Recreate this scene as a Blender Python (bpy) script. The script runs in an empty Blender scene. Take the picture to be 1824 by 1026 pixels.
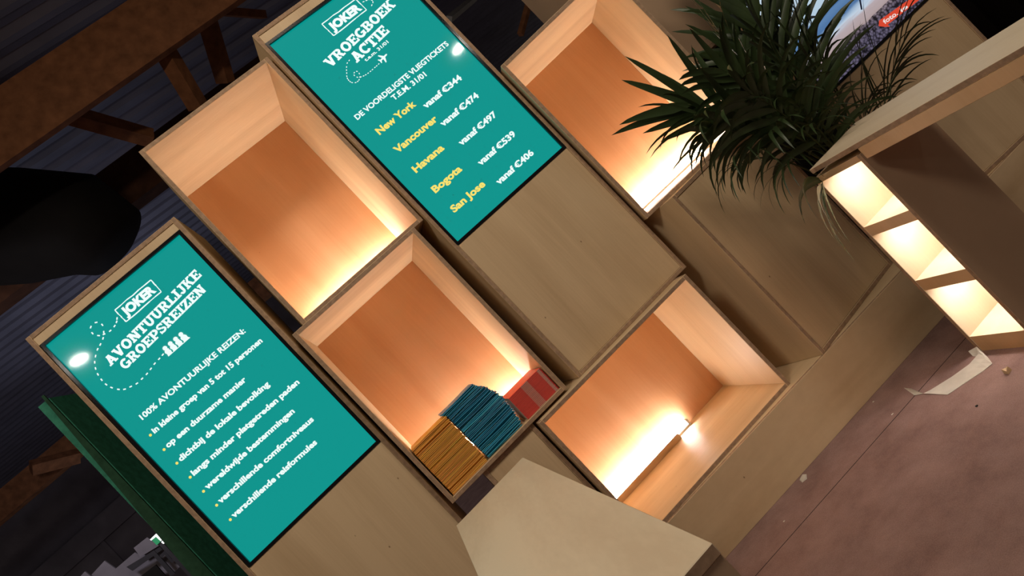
import bpy, bmesh, math, random
from mathutils import Vector, Matrix
R = math.radians
random.seed(7)
S = bpy.context.scene
COL = S.collection

# ------------------------------------------------------------------ camera
cam_d = bpy.data.cameras.new('camera')
cam_d.sensor_fit = 'HORIZONTAL'; cam_d.sensor_width = 36.0
cam_d.lens = 1277.5 * 36.0 / 1824.0
cam_d.clip_start = 0.05; cam_d.clip_end = 200
cam = bpy.data.objects.new('camera', cam_d); COL.objects.link(cam)
CAM_O = Vector((-0.3357, -2.7185, 1.2522))
def cam_axes(roll, pitch, yaw):
    cp, sp, cy, sy = math.cos(pitch), math.sin(pitch), math.cos(yaw), math.sin(yaw)
    F = Vector((sy * cp, cy * cp, sp)); Rt = Vector((cy, -sy, 0)); U = Rt.cross(F)
    c, s = math.cos(roll), math.sin(roll)
    return c * Rt - s * U, s * Rt + c * U, F
CX, CY, CF = cam_axes(R(43.75), R(0.69), R(15.33))
m = Matrix.Identity(4)
for i in range(3):
    m[i][0], m[i][1], m[i][2], m[i][3] = CX[i], CY[i], -CF[i], CAM_O[i]
cam.matrix_world = m
S.camera = cam

# ------------------------------------------------------------------ world, hall lamps, added fill lights, exposure
w = bpy.data.worlds.new('hall_ambient'); S.world = w; w.use_nodes = True
w.node_tree.nodes['Background'].inputs[0].default_value = (1.0, 0.86, 0.72, 1)
w.node_tree.nodes['Background'].inputs[1].default_value = 0.05
def area_lamp(name, loc, target, power, sx, sy, color, shape='ELLIPSE'):
    l = bpy.data.lights.new(name, 'AREA'); l.shape = shape; l.size = sx; l.size_y = sy; l.energy = power; l.color = color
    o = bpy.data.objects.new(name, l); COL.objects.link(o); o.location = loc
    o.rotation_euler = (Vector(target) - Vector(loc)).to_track_quat('-Z', 'Y').to_euler()
area_lamp('hall_floodlight', (-2.90, -5.20, 4.0), (0.2, -0.3, 0.9), 5, .17, .07, (1.0, 0.92, 0.80))
area_lamp('hall_floodlight', (3.58, -5.50, 4.0), (0.6, -0.3, 0.9), 4, .17, .07, (1.0, 0.92, 0.80))
area_lamp('deck_fill', (-2.5, 10.0, 1.0), (-2.5, 9.0, 6.0), 24, 6, 6, (0.72, 0.80, 1.0))  # unseen fill light added to lift the roof deck and beams
area_lamp('stall_fill', (-3.0, 3.6, 4.0), (-2.9, 6.2, 1.8), 30, .5, .5, (0.96, 0.92, 1.0))  # added fill, brightens the far stall boards and the wall beyond
area_lamp('overhead_softbox', (-1.3, -2.5, 4.3), (-.3, -0.6, 0.6), 42, .9, .7, (1.0, 0.86, 0.70))
area_lamp('overhead_softbox', (1.15, -2.4, 4.3), (1.2, -0.5, 0.5), 40, .8, .6, (1.0, 0.84, 0.68))
S.view_settings.view_transform = 'Standard'; S.view_settings.look = 'None'
S.view_settings.exposure = 0.0; S.view_settings.gamma = 1.0; S.view_settings.use_curve_mapping = False

# ------------------------------------------------------------------ materials
def lin(r, g, b):
    f = lambda c: c / 12.92 if c <= .04045 else ((c + .055) / 1.055) ** 2.4
    return (f(r / 255), f(g / 255), f(b / 255), 1)
def base_mat(name):
    mt = bpy.data.materials.new(name); mt.use_nodes = True
    nt = mt.node_tree; return mt, nt, nt.nodes['Principled BSDF']
def simple(name, col, rough=.6, spec=.4, var=.12, scale=6.0, metal=0, bump=0):
    mt, nt, b = base_mat(name)
    tc = nt.nodes.new('ShaderNodeTexCoord'); n = nt.nodes.new('ShaderNodeTexNoise')
    n.inputs['Scale'].default_value = scale; n.inputs['Detail'].default_value = 5
    nt.links.new(tc.outputs['Object'], n.inputs['Vector'])
    r = nt.nodes.new('ShaderNodeValToRGB')
    r.color_ramp.elements[0].position = .3; r.color_ramp.elements[1].position = .7
    r.color_ramp.elements[0].color = tuple(c * (1 - var) for c in col[:3]) + (1,)
    r.color_ramp.elements[1].color = tuple(min(1, c * (1 + var)) for c in col[:3]) + (1,)
    nt.links.new(n.outputs['Fac'], r.inputs[0]); nt.links.new(r.outputs[0], b.inputs['Base Color'])
    b.inputs['Roughness'].default_value = rough; b.inputs['Specular IOR Level'].default_value = spec
    b.inputs['Metallic'].default_value = metal
    if bump:
        bp = nt.nodes.new('ShaderNodeBump'); bp.inputs['Strength'].default_value = bump; bp.inputs['Distance'].default_value = .004
        nt.links.new(n.outputs['Fac'], bp.inputs['Height']); nt.links.new(bp.outputs[0], b.inputs['Normal'])
    return mt
def emit(name, col, strength, rough=.3):
    mt, nt, b = base_mat(name)
    b.inputs['Base Color'].default_value = (0.01, 0.01, 0.01, 1); b.inputs['Roughness'].default_value = rough
    b.inputs['Emission Color'].default_value = col; b.inputs['Emission Strength'].default_value = strength
    return mt
def plywood(name, col, dark, knots=True, stretch=(7, 7, .9)):
    """birch veneer: soft cloudy figure running along z, a fine grain, a few pin knots"""
    mt, nt, b = base_mat(name); N = nt.nodes.new; L = nt.links.new
    tc = N('ShaderNodeTexCoord'); oi = N('ShaderNodeObjectInfo')
    add = N('ShaderNodeVectorMath'); add.operation = 'ADD'
    sc = N('ShaderNodeVectorMath'); sc.operation = 'SCALE'; sc.inputs['Scale'].default_value = 37
    cb = N('ShaderNodeCombineXYZ')
    for k in range(3): L(oi.outputs['Random'], cb.inputs[k])
    L(cb.outputs[0], sc.inputs[0]); L(tc.outputs['Object'], add.inputs[0]); L(sc.outputs[0], add.inputs[1])
    mp = N('ShaderNodeMapping'); mp.inputs['Scale'].default_value = stretch; L(add.outputs[0], mp.inputs['Vector'])
    n1 = N('ShaderNodeTexNoise'); n1.inputs['Scale'].default_value = .9; n1.inputs['Detail'].default_value = 4; n1.inputs['Distortion'].default_value = .6
    L(mp.outputs[0], n1.inputs['Vector'])
    mp2 = N('ShaderNodeMapping'); mp2.inputs['Scale'].default_value = tuple(s * 22 for s in stretch); mp2.inputs['Scale'].default_value[2] = stretch[2] * 4
    L(add.outputs[0], mp2.inputs['Vector'])
    n2 = N('ShaderNodeTexNoise'); n2.inputs['Scale'].default_value = 1; n2.inputs['Detail'].default_value = 2; L(mp2.outputs[0], n2.inputs['Vector'])
    mix = N('ShaderNodeMath'); mix.operation = 'MULTIPLY_ADD'; mix.inputs[1].default_value = .22; L(n2.outputs['Fac'], mix.inputs[0]); L(n1.outputs['Fac'], mix.inputs[2])
    rp = N('ShaderNodeValToRGB'); rp.color_ramp.elements[0].position = .42; rp.color_ramp.elements[1].position = .78
    rp.color_ramp.elements[0].color = dark; rp.color_ramp.elements[1].color = col
    L(mix.outputs[0], rp.inputs[0]); out = rp.outputs[0]
    if knots:
        vo = N('ShaderNodeTexVoronoi'); vo.inputs['Scale'].default_value = 5.5
        mpk = N('ShaderNodeMapping'); mpk.inputs['Scale'].default_value = (1.6, 1.6, 1); L(add.outputs[0], mpk.inputs['Vector']); L(mpk.outputs[0], vo.inputs['Vector'])
        cr = N('ShaderNodeValToRGB'); cr.color_ramp.elements[0].position = .012; cr.color_ramp.elements[0].color = (.25, .16, .1, 1)
        cr.color_ramp.elements[1].position = .03; cr.color_ramp.elements[1].color = (1, 1, 1, 1); L(vo.outputs['Distance'], cr.inputs[0])
        mm = N('ShaderNodeMix'); mm.data_type = 'RGBA'; mm.blend_type = 'MULTIPLY'; mm.inputs[0].default_value = .85
        L(out, mm.inputs[6]); L(cr.outputs[0], mm.inputs[7]); out = mm.outputs[2]
    L(out, b.inputs['Base Color'])
    b.inputs['Roughness'].default_value = .52; b.inputs['Specular IOR Level'].default_value = .3
    return mt
PLY = plywood('birch_plywood', (.74, .56, .345, 1), (.60, .43, .25, 1))
PLYH = plywood('birch_plywood_crosswise', (.74, .56, .345, 1), (.60, .43, .25, 1), stretch=(.9, 7, 7))
BACK = plywood('orange_stained_plywood', (.74, .42, .225, 1), (.65, .34, .165, 1))
EDGE = simple('plywood_cut_edge', (.40, .265, .17, 1), .75, .2, .22, 60)
TOP = plywood('worktop_birch', (.78, .66, .48, 1), (.66, .53, .37, 1), stretch=(5, 1.0, 5))
BLACK = simple('gloss_black_plastic', (.006, .006, .008, 1), .12, .5, .1)
DARK = simple('flat_black', (.012, .010, .009, 1), .7, .2)
PANEL = simple('shaded_panel_brown', (.50, .345, .225, 1), .55, .3, .08, 3)  # darker than the birch: the shade on these panels is in the colour
TEAL = emit('teal_screen_image', (.0008, .295, .262, 1), 1.0, .045)
WHITE_T = emit('white_screen_lettering', (.86, 1.0, .97, 1), 1.0)
YELLOW_T = emit('yellow_screen_lettering', (1.0, .80, .16, 1), .95)
TEAL_T = emit('teal_gap_lettering', (.0015, .30, .262, 1), 1.0)
LED = emit('warm_led_diffuser', (1.0, .91, .87, 1), 140)
PUCK = emit('warm_led_spot', (1.0, .94, .90, 1), 115)
METAL = simple('grey_metal', (.30, .30, .31, 1), .4, .5, .1, 10, .6)
PAPER = simple('white_paper', (.62, .57, .49, 1), .8, .2, .08, 20)
SHELFP = plywood('shelf_birch', (.80, .66, .47, 1), (.74, .58, .38, 1))
WARM = plywood('glow_tinted_birch', (.78, .52, .28, 1), (.70, .44, .22, 1), knots=False)  # birch with the lit boxes' warm glow put into its colour

# ------------------------------------------------------------------ object helpers
def new_obj(name, me, parent=None, mats=()):
    o = bpy.data.objects.new(name, me); COL.objects.link(o)
    for mm in mats: me.materials.append(mm)
    if parent: o.parent = parent
    return o
def tag(o, label=None, cat=None, group=None, kind=None):
    if label: o['label'] = label
    if cat: o['category'] = cat
    if group: o['group'] = group
    if kind: o['kind'] = kind
    return o
def empty(name, loc, rz, label, cat, group=None):
    o = bpy.data.objects.new(name, None); COL.objects.link(o); o.empty_display_size = .1
    o.location = loc; o.rotation_euler = (0, 0, rz); return tag(o, label, cat, group)
def from_bm(name, bm, parent, mats, smooth=False):
    me = bpy.data.meshes.new(name); bmesh.ops.recalc_face_normals(bm, faces=bm.faces[:]); bm.to_mesh(me); bm.free()
    if smooth:
        for p in me.polygons: p.use_smooth = True
    return new_obj(name, me, parent, mats)
def bm_box(bm, x0, x1, y0, y1, z0, z1, fm=0, em=None, thin=None):
    vs = [bm.verts.new((x, y, z)) for x in (x0, x1) for y in (y0, y1) for z in (z0, z1)]
    q = [(0, 1, 3, 2, 0), (4, 6, 7, 5, 0), (0, 4, 5, 1, 1), (2, 3, 7, 6, 1), (0, 2, 6, 4, 2), (1, 5, 7, 3, 2)]
    for a, b, c, d, ax in q:
        f = bm.faces.new((vs[a], vs[b], vs[c], vs[d])); f.material_index = fm if (em is None or ax == thin) else em
def board(name, parent, x0, x1, y0, y1, z0, z1, face=None, edge=None, bevel=.0012):
    face = face or PLY; edge = edge or EDGE
    d = (x1 - x0, y1 - y0, z1 - z0); thin = d.index(min(d))
    bm = bmesh.new(); bm_box(bm, x0, x1, y0, y1, z0, z1, 0, 1, thin)
    if bevel: bmesh.ops.bevel(bm, geom=bm.edges[:], offset=bevel, segments=1, affect='EDGES', clamp_overlap=True)
    return from_bm(name, bm, parent, (face, edge))
def bm_tube(bm, pts, r, seg=10, mat=0, cap=True):
    rings = []
    for i, p in enumerate(pts):
        p = Vector(p); t = (Vector(pts[min(i + 1, len(pts) - 1)]) - Vector(pts[max(i - 1, 0)])).normalized()
        a = t.orthogonal().normalized() if i == 0 else (a - t * a.dot(t)).normalized()
        b = t.cross(a); rr = r[i] if isinstance(r, (list, tuple)) else r
        rings.append([bm.verts.new(p + (a * math.cos(2 * math.pi * k / seg) + b * math.sin(2 * math.pi * k / seg)) * rr) for k in range(seg)])
    for r0, r1 in zip(rings, rings[1:]):
        for k in range(seg):
            f = bm.faces.new((r0[k], r0[(k + 1) % seg], r1[(k + 1) % seg], r1[k])); f.material_index = mat
    if cap:
        for rg in (rings[0], rings[-1]):
            f = bm.faces.new(rg); f.material_index = mat

# ------------------------------------------------------------------ setting
def carpet():
    mt, nt, b = base_mat('mauve_carpet'); N = nt.nodes.new; L = nt.links.new
    tc = N('ShaderNodeTexCoord')
    n1 = N('ShaderNodeTexNoise'); n1.inputs['Scale'].default_value = 260; n1.inputs['Detail'].default_value = 3; L(tc.outputs['Object'], n1.inputs['Vector'])
    n2 = N('ShaderNodeTexNoise'); n2.inputs['Scale'].default_value = 5; n2.inputs['Detail'].default_value = 7; n2.inputs['Roughness'].default_value = .7; L(tc.outputs['Object'], n2.inputs['Vector'])
    mx = N('ShaderNodeMath'); mx.operation = 'MULTIPLY_ADD'; mx.inputs[1].default_value = .5; L(n1.outputs['Fac'], mx.inputs[0]); L(n2.outputs['Fac'], mx.inputs[2])
    rp = N('ShaderNodeValToRGB'); rp.color_ramp.elements[0].position = .5; rp.color_ramp.elements[1].position = 1.0
    rp.color_ramp.elements[0].color = (.19, .112, .098, 1); rp.color_ramp.elements[1].color = (.36, .23, .20, 1)
    L(mx.outputs[0], rp.inputs[0]); L(rp.outputs[0], b.inputs['Base Color'])
    bp = N('ShaderNodeBump'); bp.inputs['Strength'].default_value = .35; bp.inputs['Distance'].default_value = .003
    L(n1.outputs['Fac'], bp.inputs['Height']); L(bp.outputs[0], b.inputs['Normal'])
    b.inputs['Roughness'].default_value = .95; b.inputs['Specular IOR Level'].default_value = .1
    return mt
CARPET = carpet()
SEAM = simple('carpet_seam', (.05, .032, .03, 1), .95, .05)
bm = bmesh.new()
# two carpet lengths meeting at a narrow seam that runs along the stand
sx0, sy0, sx1, sy1 = -6.0, .33, 9.0, -1.25
def seam_y(x): return sy0 + (x - sx0) * (sy1 - sy0) / (sx1 - sx0)
for (ya, yb, mi) in ((lambda x: -9.0, lambda x: seam_y(x) - .0022, 0), (lambda x: seam_y(x) - .0022, lambda x: seam_y(x) + .0022, 1), (lambda x: seam_y(x) + .0022, lambda x: 22.0, 0)):
    xs = (-14, 12)
    f = bm.faces.new([bm.verts.new((xs[0], ya(xs[0]), 0)), bm.verts.new((xs[1], ya(xs[1]), 0)), bm.verts.new((xs[1], yb(xs[1]), 0)), bm.verts.new((xs[0], yb(xs[0]), 0))]); f.material_index = mi
tag(from_bm('floor', bm, None, (CARPET, SEAM)), kind='structure')

DECK = simple('blue_grey_roof_deck', (.29, .29, .38, 1), .5, .4, .15, 2, .3)
bm = bmesh.new(); prev = None
for i in range(0, 240):                       # trapezoidal corrugation, ribs along x, roof rising to the back
    y = 2.2 + i * .085; z = 5.95 + (.05 if i % 4 in (1, 2) else 0) + (y - 2.2) * .03
    cur = (bm.verts.new((-16, y, z + .5)), bm.verts.new((14, y, z - .4)))
    if prev: bm.faces.new((prev[0], prev[1], cur[1], cur[0]))
    prev = cur
tag(from_bm('ceiling', bm, None, (DECK,)), kind='structure')
WALLB = simple('dark_hall_wall', (.34, .31, .36, 1), .8, .2, .25, 1.2)
bm = bmesh.new(); bm_box(bm, -16, 14, 19.5, 19.7, 0, 8)
for k in range(14): bm_box(bm, -16 + k * 2.1, -15.9 + k * 2.1, 19.42, 19.5, 0, 4.2)
bm_box(bm, -16, 14, 19.3, 19.5, 4.2, 4.8); tag(from_bm('wall_back', bm, None, (WALLB,)), kind='structure')

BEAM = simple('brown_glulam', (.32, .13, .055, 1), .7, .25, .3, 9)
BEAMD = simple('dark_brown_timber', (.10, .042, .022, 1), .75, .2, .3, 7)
def beam(name, x0, x1, y0, y1, z0, z1, label, mat=None, cat='beam'):
    bm = bmesh.new(); bm_box(bm, x0, x1, y0, y1, z0, z1)
    return tag(from_bm(name, bm, None, (mat or BEAM,)), label, cat)
beam('roof_beam', -16, 9, 3.45, 3.53, 4.90, 5.46, 'wide brown laminated timber beam crossing the top left corner, nearest the camera')
beam('roof_beam', -16, 9, 11.7, 12.0, 4.62, 5.06, 'brown laminated timber beam far behind, seen left of the green panel')
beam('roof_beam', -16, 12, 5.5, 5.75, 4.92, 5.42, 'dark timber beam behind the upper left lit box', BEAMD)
def strut(p0, p1, r, label, mat=BEAM):
    bm = bmesh.new(); a = Vector(p0); b = Vector(p1); t = (b - a).normalized(); u = t.orthogonal().normalized(); v = t.cross(u)
    q = [[bm.verts.new(p + u * sx * r + v * sy * r) for sx, sy in ((-1, -1), (1, -1), (1, 1), (-1, 1))] for p in (a, b)]
    for k in range(4): bm.faces.new((q[0][k], q[0][(k + 1) % 4], q[1][(k + 1) % 4], q[1][k]))
    bm.faces.new(q[0]); bm.faces.new(q[1])
    return tag(from_bm('roof_strut', bm, None, (mat,)), label, 'strut')

# ------------------------------------------------------------------ lettering on the screens
def text_bm(body, bold=.0):
    c = bpy.data.curves.new('t', 'FONT'); c.body = body; c.size = 1; c.offset = bold; c.resolution_u = 3; c.fill_mode = 'FRONT'
    o = bpy.data.objects.new('t', c); COL.objects.link(o)
    dg = bpy.context.evaluated_depsgraph_get(); me = bpy.data.meshes.new_from_object(o.evaluated_get(dg))
    bpy.data.objects.remove(o); bpy.data.curves.remove(c)
    return me
CAPH = None
def put_text(bm, body, x0, y0, x1, y1, cap, mat, bold=.03, space_down=True):
    """baseline from (x0,y0) to (x1,y1) in screen metres (x right, y down), cap height cap"""
    global CAPH
    if CAPH is None:
        mh = text_bm('H'); CAPH = max(v.co.y for v in mh.vertices) - min(v.co.y for v in mh.vertices)
    me = text_bm(body, bold); xs = [v.co.x for v in me.vertices]; a, b = min(xs), max(xs)
    ln = math.hypot(x1 - x0, y1 - y0); ux, uy = (x1 - x0) / ln, (y1 - y0) / ln
    sx = ln / (b - a); sy = cap / (CAPH + 2 * bold)
    vs = []
    for v in me.vertices:
        s = (v.co.x - a) * sx; t = (v.co.y + bold) * sy
        vs.append(bm.verts.new((x0 + ux * s + uy * t, 0, -(y0 + uy * s - ux * t))))
    for p in me.polygons:
        try:
            f = bm.faces.new([vs[i] for i in p.vertices]); f.material_index = mat
        except ValueError: pass
    bpy.data.meshes.remove(me)

def put_price(bm, body, x0, y, x1, cap):
    """price line; the euro sign is a C with two bars"""
    bd = .040
    def wd(t):
        me = text_bm(t, bd); xs = [v.co.x for v in me.vertices]; r_ = max(xs) - min(xs); bpy.data.meshes.remove(me); return r_
    pre, num = body.split('\u20ac'); full = pre + 'C' + num
    k = (x1 - x0) / wd(full); cw = wd('C') * k; xc = x0 + (wd(pre + 'C')) * k - cw
    put_text(bm, full, x0, y, x1, y, cap, 0, bd)
    for yy in (y - cap * .58, y - cap * .36): poly(bm, [(xc - cw * .06, yy - cap * .050), (xc + cw * .60, yy - cap * .055), (xc + cw * .57, yy + cap * .050), (xc - cw * .09, yy + cap * .050)], 0)

# slab letters: strokes in a box one unit high
TH = .27; SR = .17
def bar(*q): return [('p', [(q[0], q[1]), (q[2], q[1]), (q[2], q[3]), (q[0], q[3])])]
def sl(x0, x1, y0, y1, wd):            # slanted stem of horizontal width wd from (x0,y0) to (x1,y1)
    return [('p', [(x0 - wd / 2, y0), (x0 + wd / 2, y0), (x1 + wd / 2, y1), (x1 - wd / 2, y1)])]
def arc(cx, cy, rx, ry, a0, a1, t=TH, n=14):
    out = []
    for k in range(n):
        a = R(a0 + (a1 - a0) * k / n); b = R(a0 + (a1 - a0) * (k + 1) / n)
        out.append(('p', [(cx + rx * math.cos(a), cy + ry * math.sin(a)), (cx + rx * math.cos(b), cy + ry * math.sin(b)),
                          (cx + (rx - t) * math.cos(b), cy + (ry - t * .86) * math.sin(b)), (cx + (rx - t) * math.cos(a), cy + (ry - t * .86) * math.sin(a))]))
    return out
def srf(cx, y, half=.27): return bar(cx - half, y, cx + half, y + SR)
SLAB = {
 'A': (1.02, sl(.20, .50, 0, 1, .27) + sl(.82, .52, 0, 1, .29) + bar(.25, .22, .77, .38) + srf(.19, 0, .20) + srf(.83, 0, .20) + bar(.30, .83, .64, 1)),
 'V': (1.0, sl(.50, .19, 0, 1, .28) + sl(.50, .81, 0, 1, .27) + srf(.19, 1 - SR, .20) + srf(.81, 1 - SR, .20)),
 'O': (.96, arc(.48, .5, .48, .52, 0, 360, .27, 28)),
 'N': (1.04, bar(.10, 0, .34, 1) + bar(.72, 0, .96, 1) + sl(.80, .24, 0, 1, .32) + bar(0, 0, .44, SR) + bar(0, 1 - SR, .34, 1) + bar(.62, 1 - SR, 1.04, 1)),
 'T': (.90, bar(.31, 0, .59, 1) + bar(0, 1 - .2, .90, 1) + bar(0, .62, .16, 1) + bar(.74, .62, .90, 1) + bar(.18, 0, .72, SR)),
 'U': (1.0, bar(.10, .38, .37, 1) + bar(.65, .38, .90, 1) + arc(.50, .40, .40, .42, 180, 360, .27) + bar(0, 1 - SR, .46, 1) + bar(.56, 1 - SR, 1.0, 1)),
 'R': (1.0, bar(.10, 0, .37, 1) + bar(0, 0, .48, SR) + bar(0, 1 - SR, .5, 1) + bar(.3, .42, .55, .58) + arc(.52, .71, .36, .29, -90, 90, .26) + sl(.80, .56, 0, .46, .30) + bar(.62, 0, 1.0, SR)),
 'L': (.86, bar(.10, 0, .38, 1) + bar(0, 0, .86, .2) + bar(.70, 0, .86, .38) + bar(0, 1 - SR, .50, 1)),
 'I': (.52, bar(.12, 0, .40, 1) + bar(0, 0, .52, SR) + bar(0, 1 - SR, .52, 1)),
 'J': (.74, bar(.36, .28, .63, 1) + arc(.32, .28, .31, .30, 180, 360, .25) + bar(.22, 1 - SR, .74, 1)),
 'K': (1.04, bar(.10, 0, .37, 1) + bar(0, 0, .47, SR) + bar(0, 1 - SR, .47, 1) + sl(.40, .82, .42, 1, .27) + sl(.86, .52, 0, .60, .30) + bar(.64, 0, 1.04, SR) + bar(.60, 1 - SR, 1.0, 1)),
 'E': (.90, bar(.10, 0, .38, 1) + bar(0, 0, .90, .19) + bar(0, .81, .88, 1) + bar(.3, .42, .66, .58) + bar(.74, 0, .90, .36) + bar(.72, .66, .88, 1) + bar(.56, .34, .68, .66)),
 'G': (.98, arc(.50, .5, .50, .52, 45, 330, .27, 22) + bar(.54, .36, .98, .52) + bar(.70, .06, .94, .5)),
 'P': (.94, bar(.10, 0, .37, 1) + bar(0, 0, .52, SR) + bar(0, 1 - SR, .5, 1) + bar(.3, .34, .55, .50) + arc(.53, .67, .41, .33, -90, 90, .27)),
 'S': (.80, arc(.40, .73, .38, .29, 20, 270, .23) + arc(.40, .27, .40, .29, 90, -160, .23) + bar(.62, .68, .76, 1) + bar(.02, 0, .16, .34)),
 'Z': (.88, bar(0, 0, .88, .2) + bar(.03, .8, .86, 1) + sl(.18, .70, .1, .9, .32) + bar(.72, 0, .88, .38) + bar(.03, .62, .18, 1)),
 'B': (.94, bar(.10, 0, .37, 1) + bar(0, 0, .5, SR) + bar(0, 1 - SR, .5, 1) + bar(.3, .44, .55, .58) + arc(.52, .74, .36, .26, -90, 90, .25) + arc(.54, .28, .40, .28, -90, 90, .26)),
 'C': (.92, arc(.50, .5, .50, .52, 48, 318, .27, 22) + bar(.70, .64, .86, 1)),
}
def put_slab(bm, body, x0, y0, x1, y1, cap, mat, slant=0.0):
    tot = sum(SLAB[c][0] + .03 for c in body) - .03
    ln = math.hypot(x1 - x0, y1 - y0); ux, uy = (x1 - x0) / ln, (y1 - y0) / ln; sx = ln / tot; x = 0; k = 0
    for c in body:
        for kind, pts in SLAB[c][1]:
            k += 1; vs = []
            for px, py in pts:
                s = (x + px) * sx; t = py * cap
                vs.append(bm.verts.new((x0 + ux * s + uy * t, -.00001 * (k % 7), -(y0 + uy * s - ux * t))))
            try: bm.faces.new(vs).material_index = mat
            except ValueError: pass
        x += SLAB[c][0] + .03
def poly(bm, pts, mat, dy=0):
    f = bm.faces.new([bm.verts.new((x, dy, -y)) for x, y in pts]); f.material_index = mat
def seg(bm, a, b, wd, mat):
    d = Vector((b[0] - a[0], b[1] - a[1])); n = Vector((-d.y, d.x)).normalized() * wd / 2
    poly(bm, [(a[0] + n.x, a[1] + n.y), (b[0] + n.x, b[1] + n.y), (b[0] - n.x, b[1] - n.y), (a[0] - n.x, a[1] - n.y)], mat)
def disc(bm, x, y, r, mat, n=16, dy=0):
    poly(bm, [(x + r * math.cos(2 * math.pi * k / n), y + r * math.sin(2 * math.pi * k / n)) for k in range(n)], mat, dy)
def dashes(bm, centers, ln, wd, mat):
    for i, p in enumerate(centers):
        a = centers[max(i - 1, 0)]; b = centers[min(i + 1, len(centers) - 1)]
        d = Vector((b[0] - a[0], b[1] - a[1])).normalized() * ln / 2
        seg(bm, (p[0] - d.x, p[1] - d.y), (p[0] + d.x, p[1] + d.y), wd, mat)
def rough_box(bm, tl, tr, br, bl, mat, wd=.004):
    rnd = random.Random(3); cs = [tl, tr, br, bl, tl]
    for a, b in zip(cs, cs[1:]):
        pts = [(a[0] + (b[0] - a[0]) * t / 6 + rnd.uniform(-.0008, .0008), a[1] + (b[1] - a[1]) * t / 6 + rnd.uniform(-.0015, .0015)) for t in range(7)]
        pts[0] = a; pts[-1] = b
        for p, q in zip(pts, pts[1:]): seg(bm, p, q, wd * rnd.uniform(.75, 1.25), mat)

def nb(out, name):
    bm = bmesh.new(); out.append((name, bm)); return bm
def screen_a():
    out = []
    bm = nb(out, 'logo')
    rough_box(bm, (.2655, .0735), (.4300, .0735), (.4280, .1325), (.2660, .1330), 0)
    put_text(bm, 'JOKER', .278, .1215, .418, .1210, .038, 0, .060)
    bm = nb(out, 'headline')
    put_slab(bm, 'AVONTUURLIJKE', .1225, .2225, .5745, .1855, .038, 0)
    bm = nb(out, 'headline')
    put_slab(bm, 'GROEPSREIZEN', .1500, .2680, .5490, .2400, .037, 0)
    bm = nb(out, 'dashed_line')
    dashes(bm, [(.2511, .1025), (.2420, .1110), (.227, .118), (.2047, .1211), (.1813, .1161), (.1645, .1069), (.1547, .0858), (.1651, .0646), (.1893, .0640), (.1990, .0853), (.1855, .1096), (.1693, .1253), (.148, .1362), (.13, .1431), (.109, .1574), (.0927, .1726), (.0804, .1917), (.0724, .2136), (.0688, .2375), (.0691, .2611), (.0752, .2828), (.0879, .304), (.1033, .3184), (.1245, .3259), (.1471, .332), (.1712, .3312), (.1944, .3294), (.2162, .3249), (.2381, .3197), (.2609, .3172), (.2800, .3143)], .0095, .0046, 0)
    bm = nb(out, 'people_icon')
    for k in range(4):                                      # a row of travellers, overlapping, with teal gaps
        x = .3020 + k * .0245; h = .3335
        body = [(x - .012, h), (x - .010, h - .010), (x - .013, h - .018), (x - .009, h - .025), (x + .007, h - .025), (x + .012, h - .017), (x + .011, h - .009), (x + .016, h)]
        poly(bm, [(a + (.0050 if a > x else -.0050), b - .0025) for a, b in body], 2, -.00005 * (k * 2 + 1)); disc(bm, x - .001, h - .031, .0128, 2, dy=-.00005 * (k * 2 + 1))
        poly(bm, body, 0, -.00005 * (k * 2 + 2)); disc(bm, x - .001, h - .032, .0086, 0, dy=-.00005 * (k * 2 + 2))
    bm = nb(out, 'text_line')
    put_text(bm, '100% AVONTUURLIJKE REIZEN:', .0755, .4470, .5490, .4555, .0225, 0, .034)
    rows = [('in kleine groep van 5 tot 15 personen', .0735, .5131, .5693, .5250), ('op een duurzame manier', .0728, .5853, .4319, .5934),
            ('dichtbij de lokale bevolking', .0728, .6531, .4807, .6640), ('langs minder platgetreden paden', .0722, .7231, .5632, .7337),
            ('wereldwijde bestemmingen', .0728, .7935, .4789, .8018), ('verschillende comfortniveaus', .0726, .8628, .5085, .8730), ('verschillende reisformules', .0720, .9347, .4604, .9440)]
    for body, x0, y0, x1, y1 in rows:
        bm = nb(out, 'text_line'); put_text(bm, body, x0, y0, x1, y1, .0228, 0, .042); bm = nb(out, 'bullet'); disc(bm, .0603, y0 - .0068, .0052, 1)
    return out
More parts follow.
